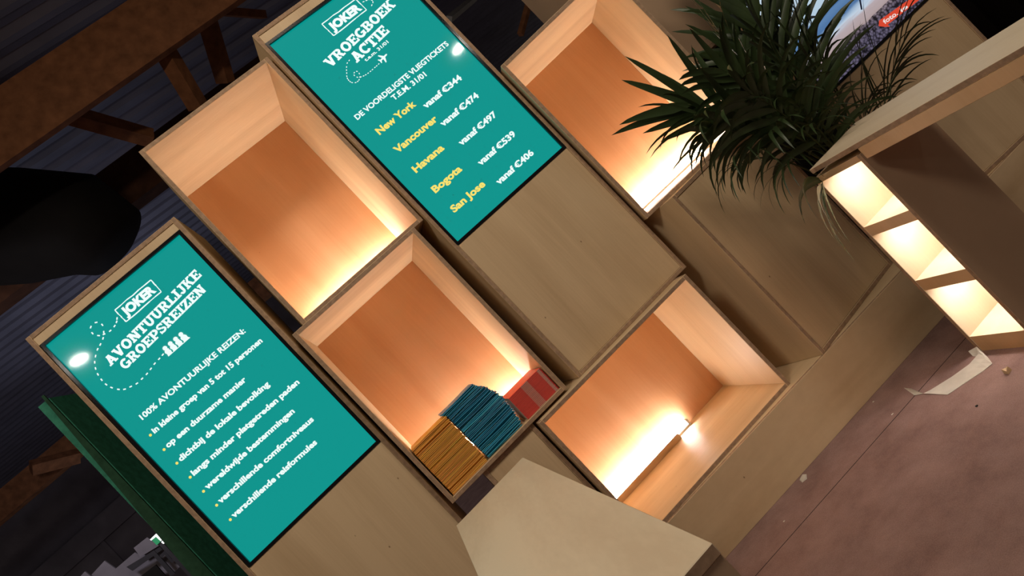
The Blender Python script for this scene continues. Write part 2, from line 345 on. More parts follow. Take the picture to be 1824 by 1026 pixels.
def screen_b():
    out = []
    bm = nb(out, 'logo')
    rough_box(bm, (.2325, .0667), (.4127, .0664), (.4146, .1296), (.2345, .1335), 0)
    put_text(bm, 'JOKER', .2455, .1205, .4050, .1180, .039, 0, .060)
    bm = nb(out, 'headline')
    put_slab(bm, 'VROEGBOEK', .1310, .2321, .5230, .1890, .042, 0)
    bm = nb(out, 'headline')
    put_slab(bm, 'ACTIE', .2260, .2805, .4230, .2605, .044, 0)
    bm = nb(out, 'text_line')
    put_text(bm, 't.e.m. 31/01', .2575, .2990, .3865, .2935, .0145, 0, .03)
    bm = nb(out, 'dashed_line')
    dashes(bm, [(.4298, .0948), (.4436, .098), (.4546, .1016), (.4610, .1100), (.4586, .1198), (.4456, .1272)], .008, .0034, 0)
    bm = nb(out, 'dashed_line')
    dashes(bm, [(.2094, .2524), (.1958, .2561), (.1822, .2671), (.1730, .2770), (.1650, .2870), (.1562, .2972), (.1515, .3060), (.1501, .3142), (.1505, .3230), (.1535, .3307), (.1642, .3394), (.1740, .3410), (.1830, .3392), (.1936, .3327), (.2017, .3197), (.2009, .3068), (.189, .3045), (.1814, .3129), (.1851, .3267), (.1968, .3343), (.2080, .3380), (.2180, .3398), (.2300, .3405), (.2425, .3406), (.2540, .3400), (.2677, .3392), (.2780, .3385), (.2900, .3375)], .0062, .0034, 0)
    bm = nb(out, 'aeroplane_icon')
    c = (.3222, .3290); ang = R(-8)                          # little aeroplane, nose to the right
    pl = [(.024, 0), (.020, -.0032), (.008, -.0036), (-.004, -.021), (-.009, -.021), (-.004, -.0036), (-.014, -.0033), (-.019, -.010), (-.023, -.010), (-.0205, 0),
          (-.023, .010), (-.019, .010), (-.014, .0033), (-.004, .0036), (-.009, .021), (-.004, .021), (.008, .0036), (.020, .0032)]
    poly(bm, [(c[0] + x * math.cos(ang) - y * math.sin(ang), c[1] + x * math.sin(ang) + y * math.cos(ang)) for x, y in pl], 0)
    bm = nb(out, 'text_line')
    put_text(bm, 'DE VOORDELIGSTE VLIEGTICKETS', .0620, .4636, .5735, .4560, .0235, 0, .034)
    bm = nb(out, 'text_line')
    put_text(bm, 'T.E.M. 31/01', .2284, .4945, .4066, .4985, .0235, 0, .034)
    for body, x1, y in (('New York', .2858, .5660), ('Vancouver', .3084, .6690), ('Havana', .2429, .7760), ('Bogota', .2355, .8875), ('San Jose', .2625, .9955)):
        bm = nb(out, 'city_name'); put_text(bm, body, .0855, y, x1, y, .0310, 1, .040)
    for body, y in (('vanaf \u20ac344', .6020), ('vanaf \u20ac474', .7035), ('vanaf \u20ac497', .8110), ('vanaf \u20ac539', .9235), ('vanaf \u20ac406', 1.0310)):
        bm = nb(out, 'price'); put_price(bm, body, .3028, y, .5100, .0275)
    return out

# ------------------------------------------------------------------ screen towers and televisions
PT = .017
BW, BH, RHO = .6296, 1.1004, .0112
def tower(loc, rz, wd, h, d, bl, bt, label, panel_label=None):
    t = empty('screen_tower', loc, rz, label, 'display tower', 'screen towers of the stand')
    board('side_panel', t, 0, PT, 0, d, 0, h); board('side_panel', t, wd - PT, wd, 0, d, 0, h)
    board('top_panel', t, PT, wd - PT, 0, d, h - PT, h); board('bottom_panel', t, PT, wd - PT, 0, d, 0, PT)
    board('filler_strip', t, PT + .0005, wd - PT - .0005, .003, .021, h - bt + .0005, h - PT - .0005)
    board('front_panel', t, PT + .0008, wd - PT - .0008, .003, .021, PT + .0008, h - bt - BH - .0008)
    board('back_panel', t, PT, wd - PT, d - .012, d - .002, PT, h - PT, face=DARK)
    return t
def television(loc, rz, wd, h, bl, bt, label, disp_mat, letter, lmats, disp_name='display'):
    c, s = math.cos(rz), math.sin(rz); x, z = bl, h - bt
    o = empty('television', (loc[0] + x * c + .001 * s, loc[1] + x * s, loc[2] + z - BH), rz, label, 'screen')
    bm = bmesh.new(); e = .012
    for b in ((0, BW, 0, .045, 0, e), (0, BW, 0, .045, BH - e, BH), (0, e, 0, .045, e, BH - e), (BW - e, BW, 0, .045, e, BH - e)): bm_box(bm, *b)
    bm_box(bm, .02, BW - .02, .046, .075, .02, BH - .02)
    from_bm('housing', bm, o, (BLACK,))
    bm = bmesh.new(); bm_box(bm, e, BW - e, RHO, .044, e, BH - e); dsp = from_bm(disp_name, bm, o, (disp_mat,))
    for nm, lb in letter:
        lt = from_bm(nm, lb, dsp, lmats); lt.location = (0, RHO - .0006, BH)
    return o, dsp
A_L = (-1.0004, .1246, 0.0); A_R = R(-4.42); A_H = 2.3617; A_W = .6692
B_L = (.3546, 0, .8512); B_R = 0.0; B_H = 1.8595; B_W = .6607
C_R = R(-16.0); C_W = .6607; C_H = 1.8595
C_L = (2.175 - .26 * math.cos(C_R), -.262 - .26 * math.sin(C_R), .2500)
tower(A_L, A_R, A_W, A_H, .4, .021, .0511, 'tall plywood tower at the left holding the screen about group trips')
tower(B_L, B_R, B_W, B_H, .4, .0144, .0563, 'plywood tower in the middle holding the screen with flight prices')
tower(C_L, C_R, C_W, C_H, .12, .0144, .0563, 'plywood tower at the upper right behind the palm holding the beach photo screen')
television(A_L, A_R, A_W, A_H, .021, .0511, 'upright teal screen at the left with a white list of trip features', TEAL, screen_a(), (WHITE_T, YELLOW_T, TEAL_T))
television(B_L, B_R, B_W, B_H, .0144, .0563, 'upright teal screen in the middle listing five cities in yellow with prices', TEAL, screen_b(), (WHITE_T, YELLOW_T, TEAL_T))

def beach():
    """photo shown on the third screen: pale sky, blue sea with surf, wet sand, pebbles"""
    mt, nt, b = base_mat('beach_photo_on_screen'); N = nt.nodes.new; L = nt.links.new
    tc = N('ShaderNodeTexCoord'); sp = N('ShaderNodeSeparateXYZ'); L(tc.outputs['Object'], sp.inputs[0])
    n = N('ShaderNodeTexNoise'); n.inputs['Scale'].default_value = 6; n.inputs['Detail'].default_value = 8
    mp = N('ShaderNodeMapping'); mp.inputs['Scale'].default_value = (1, 1, 7); L(tc.outputs['Object'], mp.inputs['Vector']); L(mp.outputs[0], n.inputs['Vector'])
    ma = N('ShaderNodeMath'); ma.operation = 'MULTIPLY_ADD'; ma.inputs[1].default_value = .05; L(n.outputs['Fac'], ma.inputs[0]); L(sp.outputs['Z'], ma.inputs[2])
    rp = N('ShaderNodeValToRGB'); rp.color_ramp.interpolation = 'LINEAR'
    mr = N('ShaderNodeMapRange'); mr.inputs['From Max'].default_value = .5; L(ma.outputs[0], mr.inputs['Value']); L(mr.outputs[0], rp.inputs[0])
    pts = [(.0, lin(120, 110, 130)), (.16, lin(125, 118, 140)), (.24, lin(135, 122, 135)), (.28, lin(185, 165, 165)), (.36, lin(195, 180, 185)), (.39, lin(205, 222, 240)),
           (.43, lin(165, 192, 220)), (.47, lin(82, 122, 172)), (.55, lin(98, 138, 185)), (.575, lin(66, 108, 165)), (.59, lin(190, 215, 235)), (1, lin(205, 225, 240))]
    el = rp.color_ramp.elements
    el[0].position, el[0].color = pts[0]; el[1].position, el[1].color = pts[-1]
    for p, c in pts[1:-1]: e = el.new(p); e.color = c
    vo = N('ShaderNodeTexVoronoi'); vo.inputs['Scale'].default_value = 85; L(tc.outputs['Object'], vo.inputs['Vector'])
    pr = N('ShaderNodeValToRGB'); pr.color_ramp.elements[0].color = (.9, .9, 1, 1); pr.color_ramp.elements[0].position = .1; pr.color_ramp.elements[1].position = .75; pr.color_ramp.elements[1].color = (.05, .05, .06, 1)
    L(vo.outputs['Distance'], pr.inputs[0])
    lt = N('ShaderNodeMath'); lt.operation = 'LESS_THAN'; lt.inputs[1].default_value = .135; L(ma.outputs[0], lt.inputs[0])
    mx = N('ShaderNodeMix'); mx.data_type = 'RGBA'; mx.blend_type = 'MULTIPLY'; L(lt.outputs[0], mx.inputs[0]); L(rp.outputs[0], mx.inputs[6]); L(pr.outputs[0], mx.inputs[7])
    L(mx.outputs[2], b.inputs['Emission Color']); b.inputs['Emission Strength'].default_value = .85
    b.inputs['Base Color'].default_value = (.01, .01, .01, 1); b.inputs['Roughness'].default_value = .1
    return mt
RED_T = emit('red_caption_tag', lin(225, 75, 50), .9); NAVY_T = emit('dark_silhouette', lin(28, 36, 60), .6)
out = []; bm = nb(out, 'caption_tag')
def P2(s, z): return (s + .26 - .0144, BH - (z - .949))      # stand metres to screen metres
poly(bm, [P2(.118, 1.012), P2(.135, 1.028), P2(.335, .998), P2(.335, .972), P2(.150, .990), P2(.150, .978), P2(.136, .990)], 1)
bm = nb(out, 'text_line')
x0, y0 = P2(.142, 1.000); x1, y1 = P2(.212, .990); put_text(bm, 'foto.', x0, y0, x1, y1, .020, 0, .03)
bm = nb(out, 'text_line')
x0, y0 = P2(.228, .987); x1, y1 = P2(.262, .983); put_text(bm, 'le', x0, y0, x1, y1, .018, 0, .03)
bm = nb(out, 'silhouette')
for a, b, wd in ((P2(.115, 1.112), P2(.150, 1.165), .007), (P2(.150, 1.165), P2(.330, 1.160), .016), (P2(.210, 1.150), P2(.245, 1.110), .007), (P2(.245, 1.110), P2(.262, 1.112), .006), (P2(.17, 1.17), P2(.20, 1.23), .012)): seg(bm, a, b, wd, 2)
television(C_L, C_R, C_W, C_H, .0144, .0563, 'screen showing a beach photo with a red caption tag, upper right', beach(), out, (WHITE_T, RED_T, NAVY_T))

# ------------------------------------------------------------------ lit open boxes and closed boxes
def open_box(loc, rz, wd, h, d, label):
    o = empty('display_box', loc, rz, label, 'display box', 'open plywood boxes lit from inside')
    board('side_panel', o, 0, PT, 0, d, 0, h); board('side_panel', o, wd - PT, wd, 0, d, 0, h)
    board('top_panel', o, PT, wd - PT, 0, d, h - PT, h, PLYH); board('bottom_panel', o, PT, wd - PT, 0, d, 0, PT, PLYH)
    board('back_panel', o, PT, wd - PT, d - .010, d - .0005, PT, h - PT, BACK, BACK)
    return o
def led(o, x0, x1, d, label, bx0=None, bx1=None, off=.030):
    M = o.matrix_basis
    c, s = math.cos(o.rotation_euler.z), math.sin(o.rotation_euler.z)
    def W(x, y, z): return (o.location[0] + x * c - y * s, o.location[1] + x * s + y * c, o.location[2] + z)
    t = empty('led_tube', W(0, d - .010 - off, PT + .0008), o.rotation_euler.z, label, 'lamp', 'tubes lighting the open boxes')
    bm = bmesh.new(); bm_tube(bm, [(x0 + .012, 0, .020), (x1 - .012, 0, .020)], .009, 12); from_bm('tube', bm, t, (LED,), True)
    bm = bmesh.new(); bm_box(bm, x0, x1, -.012, .012, 0, .0105); from_bm('base_rail', bm, t, (PAPER,))
    for xa in (x0, x1 - .012):
        bm = bmesh.new(); bm_box(bm, xa, xa + .012, -.012, .012, .0105, .032); from_bm('end_cap', bm, t, (PAPER,))
    if bx0 is not None:
        board('light_shield', o, bx0, bx1, d - off - .055, d - off - .043, PT, PT + .028, PLYH)
BOX = {'1': (-.2651, .019, 1.7208, -.49, .609, .8941, .5738), '3': (-.3183, .0132, .8614, -3.16, .6078, .8588, .5756),
       '4': (.1064, -.0556, .2492, -3.43, .8329, .6013, .5800), '2': (1.0134, -.0471, 1.1095, -16.35, .5893, .8680, .5781)}
BL = {'1': 'empty lit plywood box directly left of the middle screen, top of its column', '3': 'lit plywood box holding stacks of brochures',
      '4': 'wide lit plywood box with a visible tube on its floor, lowest of the lit boxes', '2': 'lit plywood box right of the middle screen, partly behind palm leaves'}
BO = {}
for k, (x, y, z, rz, wd, h, d) in BOX.items(): BO[k] = open_box((x, y, z), R(rz), wd, h, d, BL[k])
led(BO['1'], .05, .585, .5738, 'glowing tube on the floor of the empty box left of the middle screen', .019, .590)
led(BO['3'], .05, .585, .5756, 'glowing tube behind the brochure stacks', .019, .589)
led(BO['4'], .03, .565, .5800, 'glowing tube on the floor of the lowest lit box', .02, .478)
led(BO['2'], .03, .560, .5781, 'glowing tube on the floor of the box behind the palm leaves')

def closed_box(name, loc, rz, wd, h, d, label, cat, mat=None, frame=True):
    o = empty(name, loc, rz, label, cat)
    board('side_panel', o, 0, PT, 0, d, 0, h, mat); board('side_panel', o, wd - PT, wd, 0, d, 0, h, mat)
    board('top_panel', o, PT, wd - PT, 0, d, h - PT, h, mat); board('bottom_panel', o, PT, wd - PT, 0, d, 0, PT, mat)
    board('front_panel', o, PT + .001, wd - PT - .001, .003, .019, PT + .001, h - PT - .001, mat)
    board('back_panel', o, PT, wd - PT, d - .012, d - .001, PT, h - PT, mat or PLY)
    return o
closed_box('closed_box', (1.0924, -.1713, .2500), R(6.65), .5755, .8590, .40, 'closed plywood box below the palm leaves, front panel in shade', 'display box')
closed_box('closed_box', (-.163, .020, .2500), R(-3.2), .262, .6100, .50, 'narrow closed plywood box under the brochure box', 'display box')
closed_box('closed_box', (1.765, .275, 1.468), 0, .72, 1.1, .45, 'dark closed box at the top between the right lit box and palm', 'display box', PANEL)  # its shade comes from the darker panel material
bm = bmesh.new(); bm_box(bm, 1.785, 2.46, .43, .70, 0, 1.4675)  # added support, coloured black for the dark gap under the box
tag(from_bm('dark_gap_pedestal', bm, None, (DARK,)), 'black pedestal behind the palm leaves carrying the dark closed box', 'pedestal')
bm = bmesh.new(); n = 60
top = [bm.verts.new((2.75 + 3.5 * i / n, 1.3 + .035 * math.sin(i * 1.1), 2.9)) for i in range(n + 1)]; bot = [bm.verts.new((2.75 + 3.5 * i / n, 1.3 + .05 * math.sin(i * 1.1), 0)) for i in range(n + 1)]
for i in range(n): bm.faces.new((top[i], top[i + 1], bot[i + 1], bot[i]))
o = from_bm('black_backdrop', bm, None, (DARK,), True); md = o.modifiers.new('thickness', 'SOLIDIFY'); md.thickness = .004  # added sheet that keeps the background right of the tower black
tag(o, 'black curtain behind the right tower in the top right corner', 'curtain')

# plinth under the boxes
pl = empty('plinth', (.8, -.1417, 0), R(-6.4), 'long low plywood plinth along the carpet under the boxes', 'plinth')
board('front_board', pl, -1.02, 2.6, 0, .017, 0, .2492, PLYH); board('top_board', pl, -1.02, 2.6, .017, .62, .232, .2492, PLYH)
board('end_board', pl, -1.02, -1.003, .017, .62, 0, .232); board('end_board', pl, 2.583, 2.6, .017, .62, 0, .232)
board('back_board', pl, -1.003, 2.583, .603, .62, 0, .232, PLYH)

# ------------------------------------------------------------------ bar counters with shelf cabinets
def bar_counter(loc, rz, wd, ln, label):
    o = empty('bar_counter', loc, rz, label, 'counter', 'narrow plywood bar counters')
    # local: x right, y towards the viewer is negative; far end at y=0
    board('worktop', o, 0, wd, -ln, 0, .850, .868, TOP)
    return o
def cabinet(loc, rz, dx, dy, label, facing=-1, lit=True):
    """narrow shelf cabinet: three cells open on the -x side; closed panel towards the viewer (-y)"""
    o = empty('shelf_cabinet', loc, rz, label, 'cabinet')
    H = .828
    board('front_panel', o, 0, dx, -dy, -dy + PT, 0, H, PANEL); board('rear_panel', o, 0, dx, -PT, 0, 0, H, SHELFP)
    board('back_panel', o, dx - .012, dx, -dy + PT, -PT, 0, H, SHELFP)
    for z0, z1 in ((0, .066), (.287, .334), (.549, .590), (.806, H)):
        bm = bmesh.new(); bm_box(bm, .001, dx - .012, -dy + PT, -PT, z0, z1, 0, 1, 2)
        from_bm('shelf', bm, o, (SHELFP, WARM))
    return o
B1 = bar_counter((1.2985, -.606, 0), R(-2.3), .264, 1.55, 'narrow light counter top running in from the right edge of the photo')
board('apron', B1, 0.0005, .018, -1.55, -.245, .806, .8495, WARM, WARM)
board('apron', B1, .246, .2635, -1.55, -.245, .806, .8495, TOP, TOP)
C1 = cabinet((1.3137, -.566, 0), R(-3.0), .285, .262, 'narrow cabinet with three glowing cells under the right counter')
for z in (.284, .546, .803):
    pk = bpy.data.objects.new('spot_light', None); COL.objects.link(pk); pk.location = C1.location + Vector((.10, -.13, z)); pk.rotation_euler = C1.rotation_euler
    pk.empty_display_size = .03
    tag(pk, {.284: 'round spot lamp under the roof of the lowest glowing cell', .546: 'round spot lamp under the roof of the middle glowing cell', .803: 'round spot lamp under the roof of the top glowing cell'}[z], 'lamp', 'spots in the cabinet cells')
    bm = bmesh.new(); bm_tube(bm, [(0, 0, -.0005), (0, 0, .0025)], .028, 20); from_bm('lens', bm, pk, (PUCK,))
    bm = bmesh.new(); bm_tube(bm, [(0, 0, .0003), (0, 0, .0028)], .034, 20, cap=False); from_bm('ring', bm, pk, (METAL,))
B2 = bar_counter((-.3585, -.413, 0), R(-2.9), .2915, 1.43, 'light counter top in the foreground at the bottom of the photo')
board('apron', B2, .001, .2905, -1.428, -1.411, .806, .8495, PANEL, PANEL)
board('apron', B2, .001, .018, -1.410, -.02, .806, .8495, TOP, TOP); board('apron', B2, .2735, .2905, -1.410, -.02, .806, .8495, TOP, TOP)
CB = empty('shelf_cabinet', (-.4275, -1.79, 0), R(-2.9), 'dark closed cabinet under the near end of the foreground counter', 'cabinet')
board('side_panel', CB, 0, PT, -.03, .28, 0, .805, PANEL); board('side_panel', CB, .268, .268 + PT, -.03, .28, 0, .805, PANEL)
board('top_panel', CB, PT, .268, -.03, .28, .788, .805, PANEL, PLY); board('front_panel', CB, PT, .268, -.012, .004, .02, .787, PANEL)
board('bottom_panel', CB, PT, .268, -.03, .28, 0, .018, PANEL)

# ------------------------------------------------------------------ brochures in the lit box
def paper_mat(name, cols, rough=.45):
    mt, nt, b = base_mat(name); N = nt.nodes.new; L = nt.links.new
    oi = N('ShaderNodeObjectInfo'); rp = N('ShaderNodeValToRGB'); rp.color_ramp.elements[0].color = cols[0]; rp.color_ramp.elements[1].color = cols[-1]
    for i, c in enumerate(cols[1:-1]): e = rp.color_ramp.elements.new((i + 1) / (len(cols) - 1)); e.color = c
    L(oi.outputs['Random'], rp.inputs[0])
    tc = N('ShaderNodeTexCoord'); n = N('ShaderNodeTexNoise'); n.inputs['Scale'].default_value = 22; L(tc.outputs['Object'], n.inputs['Vector'])
    mx = N('ShaderNodeMix'); mx.data_type = 'RGBA'; mx.blend_type = 'SOFT_LIGHT'; mx.inputs[0].default_value = .25
    L(rp.outputs[0], mx.inputs[6]); L(n.outputs['Fac'], mx.inputs[7]); L(mx.outputs[2], b.inputs['Base Color'])
    b.inputs['Roughness'].default_value = rough; b.inputs['Specular IOR Level'].default_value = .4
    return mt
ORANGE = paper_mat('orange_cover', [(.66, .24, .022, 1), (.92, .43, .045, 1), (.80, .33, .03, 1), (.95, .52, .06, 1)])
BLUE = paper_mat('petrol_cover', [(.004, .16, .32, 1), (.008, .29, .48, 1), (.006, .22, .38, 1), (.04, .48, .66, 1)], .3)
REDM = paper_mat('red_cover', [(.74, .030, .018, 1), (.84, .042, .022, 1), (.78, .034, .018, 1)])
PAGES = simple('cut_page_edges', (.70, .60, .52, 1), .8, .2, .1, 40)
PRINT = simple('pale_spine_print', (.72, .48, .42, 1), .6, .2, .02)
BX3 = BOX['3']
def place3(x, y, z):
    c, s = math.cos(R(BX3[3])), math.sin(R(BX3[3]))
    return (BX3[0] + x * c - y * s, BX3[1] + x * s + y * c, BX3[2] + z)
def brochure(x0, x1, y0, dep, z0, t, mat, name, label, group, cat, wav=.0006, prints=None, tilt=0.0):
    bm = bmesh.new(); n = 10; rows = []
    ph = random.uniform(0, 6.28); prof = ((.55, 0), (.12, .12), (0, .5), (.12, .88), (.55, 1))
    for i in range(n + 1):
        u = i / n; x = (x0 + (x1 - x0) * u); dz = wav * math.sin(ph + u * 5.5) + tilt * (u - .5)
        row = [bm.verts.new((x, dep, z0 + t + dz))]
        for (py, pz) in reversed(prof): row.append(bm.verts.new((x, y0 + py * .008, z0 + t * pz + dz)))
        row.append(bm.verts.new((x, dep, z0 + dz))); rows.append(row)
    for a, b in zip(rows, rows[1:]):
        for k in range(len(a) - 1): bm.faces.new((a[k], a[k + 1], b[k + 1], b[k]))
        bm.faces.new((a[-1], a[0], b[0], b[-1]))
    for r_ in (rows[0], rows[-1]): bm.faces.new(r_).material_index = 1
    if prints:
        for (pa, pb, fr) in prints:
            zc = z0 + t / 2; hh = t * fr
            f = bm.faces.new([bm.verts.new((x, y0 - .0006, z)) for x, z in ((pa, zc - hh), (pb, zc - hh), (pb, zc + hh), (pa, zc + hh))]); f.material_index = 2
    me = bpy.data.meshes.new(name); bmesh.ops.recalc_face_normals(bm, faces=bm.faces[:]); bm.to_mesh(me); bm.free()
    mid = (x0 + x1) / 2
    for v in me.vertices: v.co.x -= mid; v.co.y -= y0; v.co.z -= z0
    o = new_obj(name, me, None, (mat, PAGES, PRINT)); o.location = place3(mid, y0, z0); o.rotation_euler = (0, 0, R(BX3[3]))
    return tag(o, label, cat, group)
z = PT + .0005; n = 44; t = (.247 - PT) / n
for i in range(n):
    j = random.uniform(-.0022, .0022)
    top = i == n - 1
    brochure(.0205 + max(0, j) + .002, .200 + j * 1.3, .022 + random.uniform(0, .005), .24, z + i * t, t * random.uniform(.80, .97), ORANGE, 'brochure',
             'topmost brochure of the orange stack in the lit box' if top else 'orange brochure lying in the left stack of the lit box, under the topmost', None if top else 'orange brochures', 'brochure', .0004)
n = 42; t = (.262 - PT) / n
for i in range(n):
    u = i / (n - 1); z0 = PT + .0018 + i * t
    right = .389 + .017 * math.sin(min(u, .55) / .55 * 1.57) if u < .55 else .406 - .047 * ((u - .55) / .45) ** 1.6
    left = .2085 - .006 * u - (.016 * max(0, (u - .92) / .08))
    top = i == n - 1
    j = random.uniform(-.004, .004)
    brochure(left + abs(j) * .6, right + j, .028 + random.uniform(0, .008), .24, z0, t * random.uniform(.72, .98), BLUE, 'brochure',
             'topmost brochure of the petrol blue stack in the lit box' if top else 'petrol blue brochure lying in the middle stack of the lit box, under the topmost', None if top else 'petrol blue brochures', 'brochure', .0010, None, random.uniform(-.0012, .0012))
n = 22; t = (.127 - PT) / n
for i in range(n):
    top = i == n - 1
    pr = [(.568, .581, .28), (.480, .515, .20)]
    brochure(.4165, .5865, .020 + random.uniform(0, .0012), .26, PT + .0005 + i * t, t * .97, REDM, 'booklet',
             'topmost booklet of the red stack in the lit box' if top else 'red booklet with pale spine print lying in the right stack, under the topmost', None if top else 'red booklets', 'booklet', 0.0, pr)

# ------------------------------------------------------------------ palm in a pot behind the right cabinet
LEAF = simple('dark_palm_leaf', (.030, .052, .016, 1), .42, .45, .35, 9)
STEM = simple('palm_stem', (.05, .065, .02, 1), .5, .3, .2, 12)
palm = empty('potted_palm', (1.56, -.45, 0), 0, 'large dark green feathery palm between the boxes and the right counter', 'plant')
PB = Vector((1.56, -.45, 0))
bm = bmesh.new()
prof = [(.0, .002), (.075, .002), (.09, .10), (.105, .22), (.105, .235), (.097, .235), (.094, .20), (.0, .20)]
rings = [[bm.verts.new((r_ * math.cos(2 * math.pi * k / 24), r_ * math.sin(2 * math.pi * k / 24), z_)) for k in range(24)] if r_ > 0 else [bm.verts.new((0, 0, z_))] for r_, z_ in prof]
for a, b in zip(rings, rings[1:]):
    for k in range(24):
        if len(a) == 1: bm.faces.new((a[0], b[k], b[(k + 1) % 24]))
        elif len(b) == 1: bm.faces.new((a[k], a[(k + 1) % 24], b[0]))
        else: bm.faces.new((a[k], a[(k + 1) % 24], b[(k + 1) % 24], b[k]))
from_bm('pot', bm, palm, (DARK,), True)
def px_ray(u, v): return CX * ((u - 912) / 1277.5) - CY * ((v - 513) / 1277.5) + CF
def at_y(u, v, y):
    d = px_ray(u, v); return CAM_O + d * ((y - CAM_O.y) / d.y)
def frond(tip, lift, n=9, ll=.30, lw=.02, droop=.5, start=.45, spread=1.0, roll=0.0, end_dir=None):
    rnd = random.Random(int(abs(tip.x * 1000 + tip.z * 777)))
    base = Vector((rnd.uniform(-.04, .04), rnd.uniform(-.04, .04), .21)); tip = tip - PB
    d = tip - base; ctrl = base + Vector((d.x * .22, d.y * .22, d.z * .70 + lift))
    def Q(t): return base * (1 - t) ** 2 + ctrl * (2 * t * (1 - t)) + tip * t * t
    def T(t): return ((ctrl - base) * (1 - t) + (tip - ctrl) * t).normalized()
    bm = bmesh.new(); pts = [Q(i / 16) for i in range(17)]
    bm_tube(bm, pts, [.006 * (1 - .8 * i / 16) for i in range(17)], 6, 1)
    for i in range(n):
        for sd in (-1, 1):
            t = start + (1 - start) * (i + .5 + .2 * sd + rnd.uniform(-.2, .2)) / n
            t = min(t, .995); p = Q(t); tg = T(t); side = tg.cross(Vector((0, 0, 1)))
            side = (side if side.length > .05 else Vector((1, 0, 0))).normalized()
            side = Matrix.Rotation(roll, 3, tg) @ side; up = side.cross(tg).normalized(); side = side * sd
            u = (t - start) / (1 - start); L_ = ll * (.70 + .42 * math.sin(math.pi * min(1, u * .75 + .2))) * rnd.uniform(.78, 1.15)
            dr = (side * (1.0 - .62 * u) * spread + tg * (.60 + .65 * u) + up * rnd.uniform(-.12, .30)).normalized()
            cur = p.copy(); ns = 8; wv = dr.cross(up).normalized(); prev = None; dp = droop * rnd.uniform(.6, 1.4)
            for s_ in range(ns + 1):
                f_ = s_ / ns; wd = lw * (min(1, .25 + 3.2 * f_) * (1 - f_) ** .55 * 1.15 if s_ < ns else 0)
                nn = dr.cross(wv).normalized(); e = wv * wd / 2
                ring = [bm.verts.new(cur - e), bm.verts.new(cur - nn * wd * .14), bm.verts.new(cur + e)]
                if prev:
                    for k in (0, 1): bm.faces.new((prev[k], prev[k + 1], ring[k + 1], ring[k]))
                prev = ring; cur = cur + dr * L_ / ns; dr = (dr + Vector((0, 0, -1)) * dp * .26 * (.3 + f_)).normalized(); wv = (wv - dr * wv.dot(dr)).normalized()
    return from_bm('frond', bm, palm, (LEAF, STEM), True)
FR = [ # u, v, y, lift, leaflets, length, width, droop, start, spread, roll
 (1226, 186, -.46, .10, 4, .30, .040, .15, .74, .62, 70), (1236, 205, -.50, .12, 5, .27, .014, .70, .74, .7, 60), (1252, 238, -.54, .16, 6, .23, .022, 1.5, .66, .9, 50),
 (1300, 40, -.40, .05, 5, .27, .042, .20, .62, .7, 60), (1290, 75, -.44, .05, 6, .29, .014, .35, .66, .7, 60), (1330, -70, -.42, .0, 8, .30, .030, .4, .5, 1, 45),
 (1425, -70, -.50, .0, 8, .30, .026, .5, .5, 1, -40), (1612, 70, -.52, .12, 7, .34, .010, .55, .58, .6, -60), (1598, 128, -.55, .14, 7, .31, .011, .7, .58, .7, -60), (1548, 190, -.52, .16, 8, .27, .011, .8, .6, .9, -50),
 (1466, 338, -.62, .30, 4, .25, .022, 1.5, .86, .6, 75), (1400, 300, -.44, .25, 6, .25, .010, 1.6, .7, 1, 0), (1310, 295, -.40, .22, 6, .24, .011, 1.6, .7, 1, 0), (1295, 130, -.58, .08, 8, .29, .034, .7, .55, 1, 50),
 (1365, 60, -.62, .06, 9, .30, .028, .7, .5, 1, 30), (1450, 100, -.56, .08, 8, .30, .018, .8, .55, 1, -30), (1335, 165, -.64, .14, 9, .29, .030, 1.1, .5, 1, 40), (1420, 185, -.60, .18, 8, .27, .022, 1.1, .55, 1, -20),
 (1270, -50, -.34, .0, 7, .30, .032, .3, .55, 1, 50), (1375, 235, -.55, .22, 8, .25, .020, 1.3, .55, 1, 10), (1290, 215, -.56, .18, 7, .25, .030, 1.2, .6, 1, 40),
 (1455, 225, -.57, .22, 7, .25, .015, 1.2, .6, 1, -20), (1390, 20, -.40, .05, 9, .30, .026, .6, .5, 1, 20), (1340, 20, -.5, .04, 9, .30, .030, .6, .5, 1, 60), (1430, 30, -.45, .06, 9, .30, .022, .7, .5, 1, -50), (1320, 100, -.42, .08, 9, .28, .028, .8, .5, 1, 70)]
for (u, v, y, lift, n, ll, lw, dr, st_, spd, rl) in FR: frond(at_y(u, v, y), lift, n, ll, lw, dr, st_, spd, R(rl))

# ------------------------------------------------------------------ litter on the carpet
bm = bmesh.new(); prev = None
for p, q_ in (((1.2640, -.5920, .020), (1.2760, -.5760, .034)), ((1.2600, -.6480, .010), (1.2820, -.6160, .044)), ((1.2350, -.6750, .003), (1.2640, -.6180, .026)), ((1.2000, -.6560, .0015), (1.2350, -.5850, .010)), ((1.1500, -.6170, .0015), (1.1850, -.5350, .003)), ((1.1080, -.5870, .0015), (1.1250, -.4780, .002)), ((1.0960, -.5780, .002), (1.1080, -.4600, .004))):
    ring = [bm.verts.new(p), bm.verts.new(q_)]
    if prev: bm.faces.new((prev[0], prev[1], ring[1], ring[0]))
    prev = ring
fold = [bm.verts.new((1.1280, -.3630, .020)), bm.verts.new((1.1010, -.4220, .004))]
bm.faces.new((prev[1], bm.verts.new((1.1180, -.4080, .022)), fold[0], fold[1]))
o = from_bm('paper_strip', bm, None, (PAPER,)); md = o.modifiers.new('thickness', 'SOLIDIFY'); md.thickness = .0012
sb = o.modifiers.new('smooth', 'SUBSURF'); sb.subdivision_type = 'SIMPLE'; sb.levels = 1; sb.render_levels = 1
tag(o, 'curling strip of white paper on the carpet beside the glowing cabinet', 'paper')
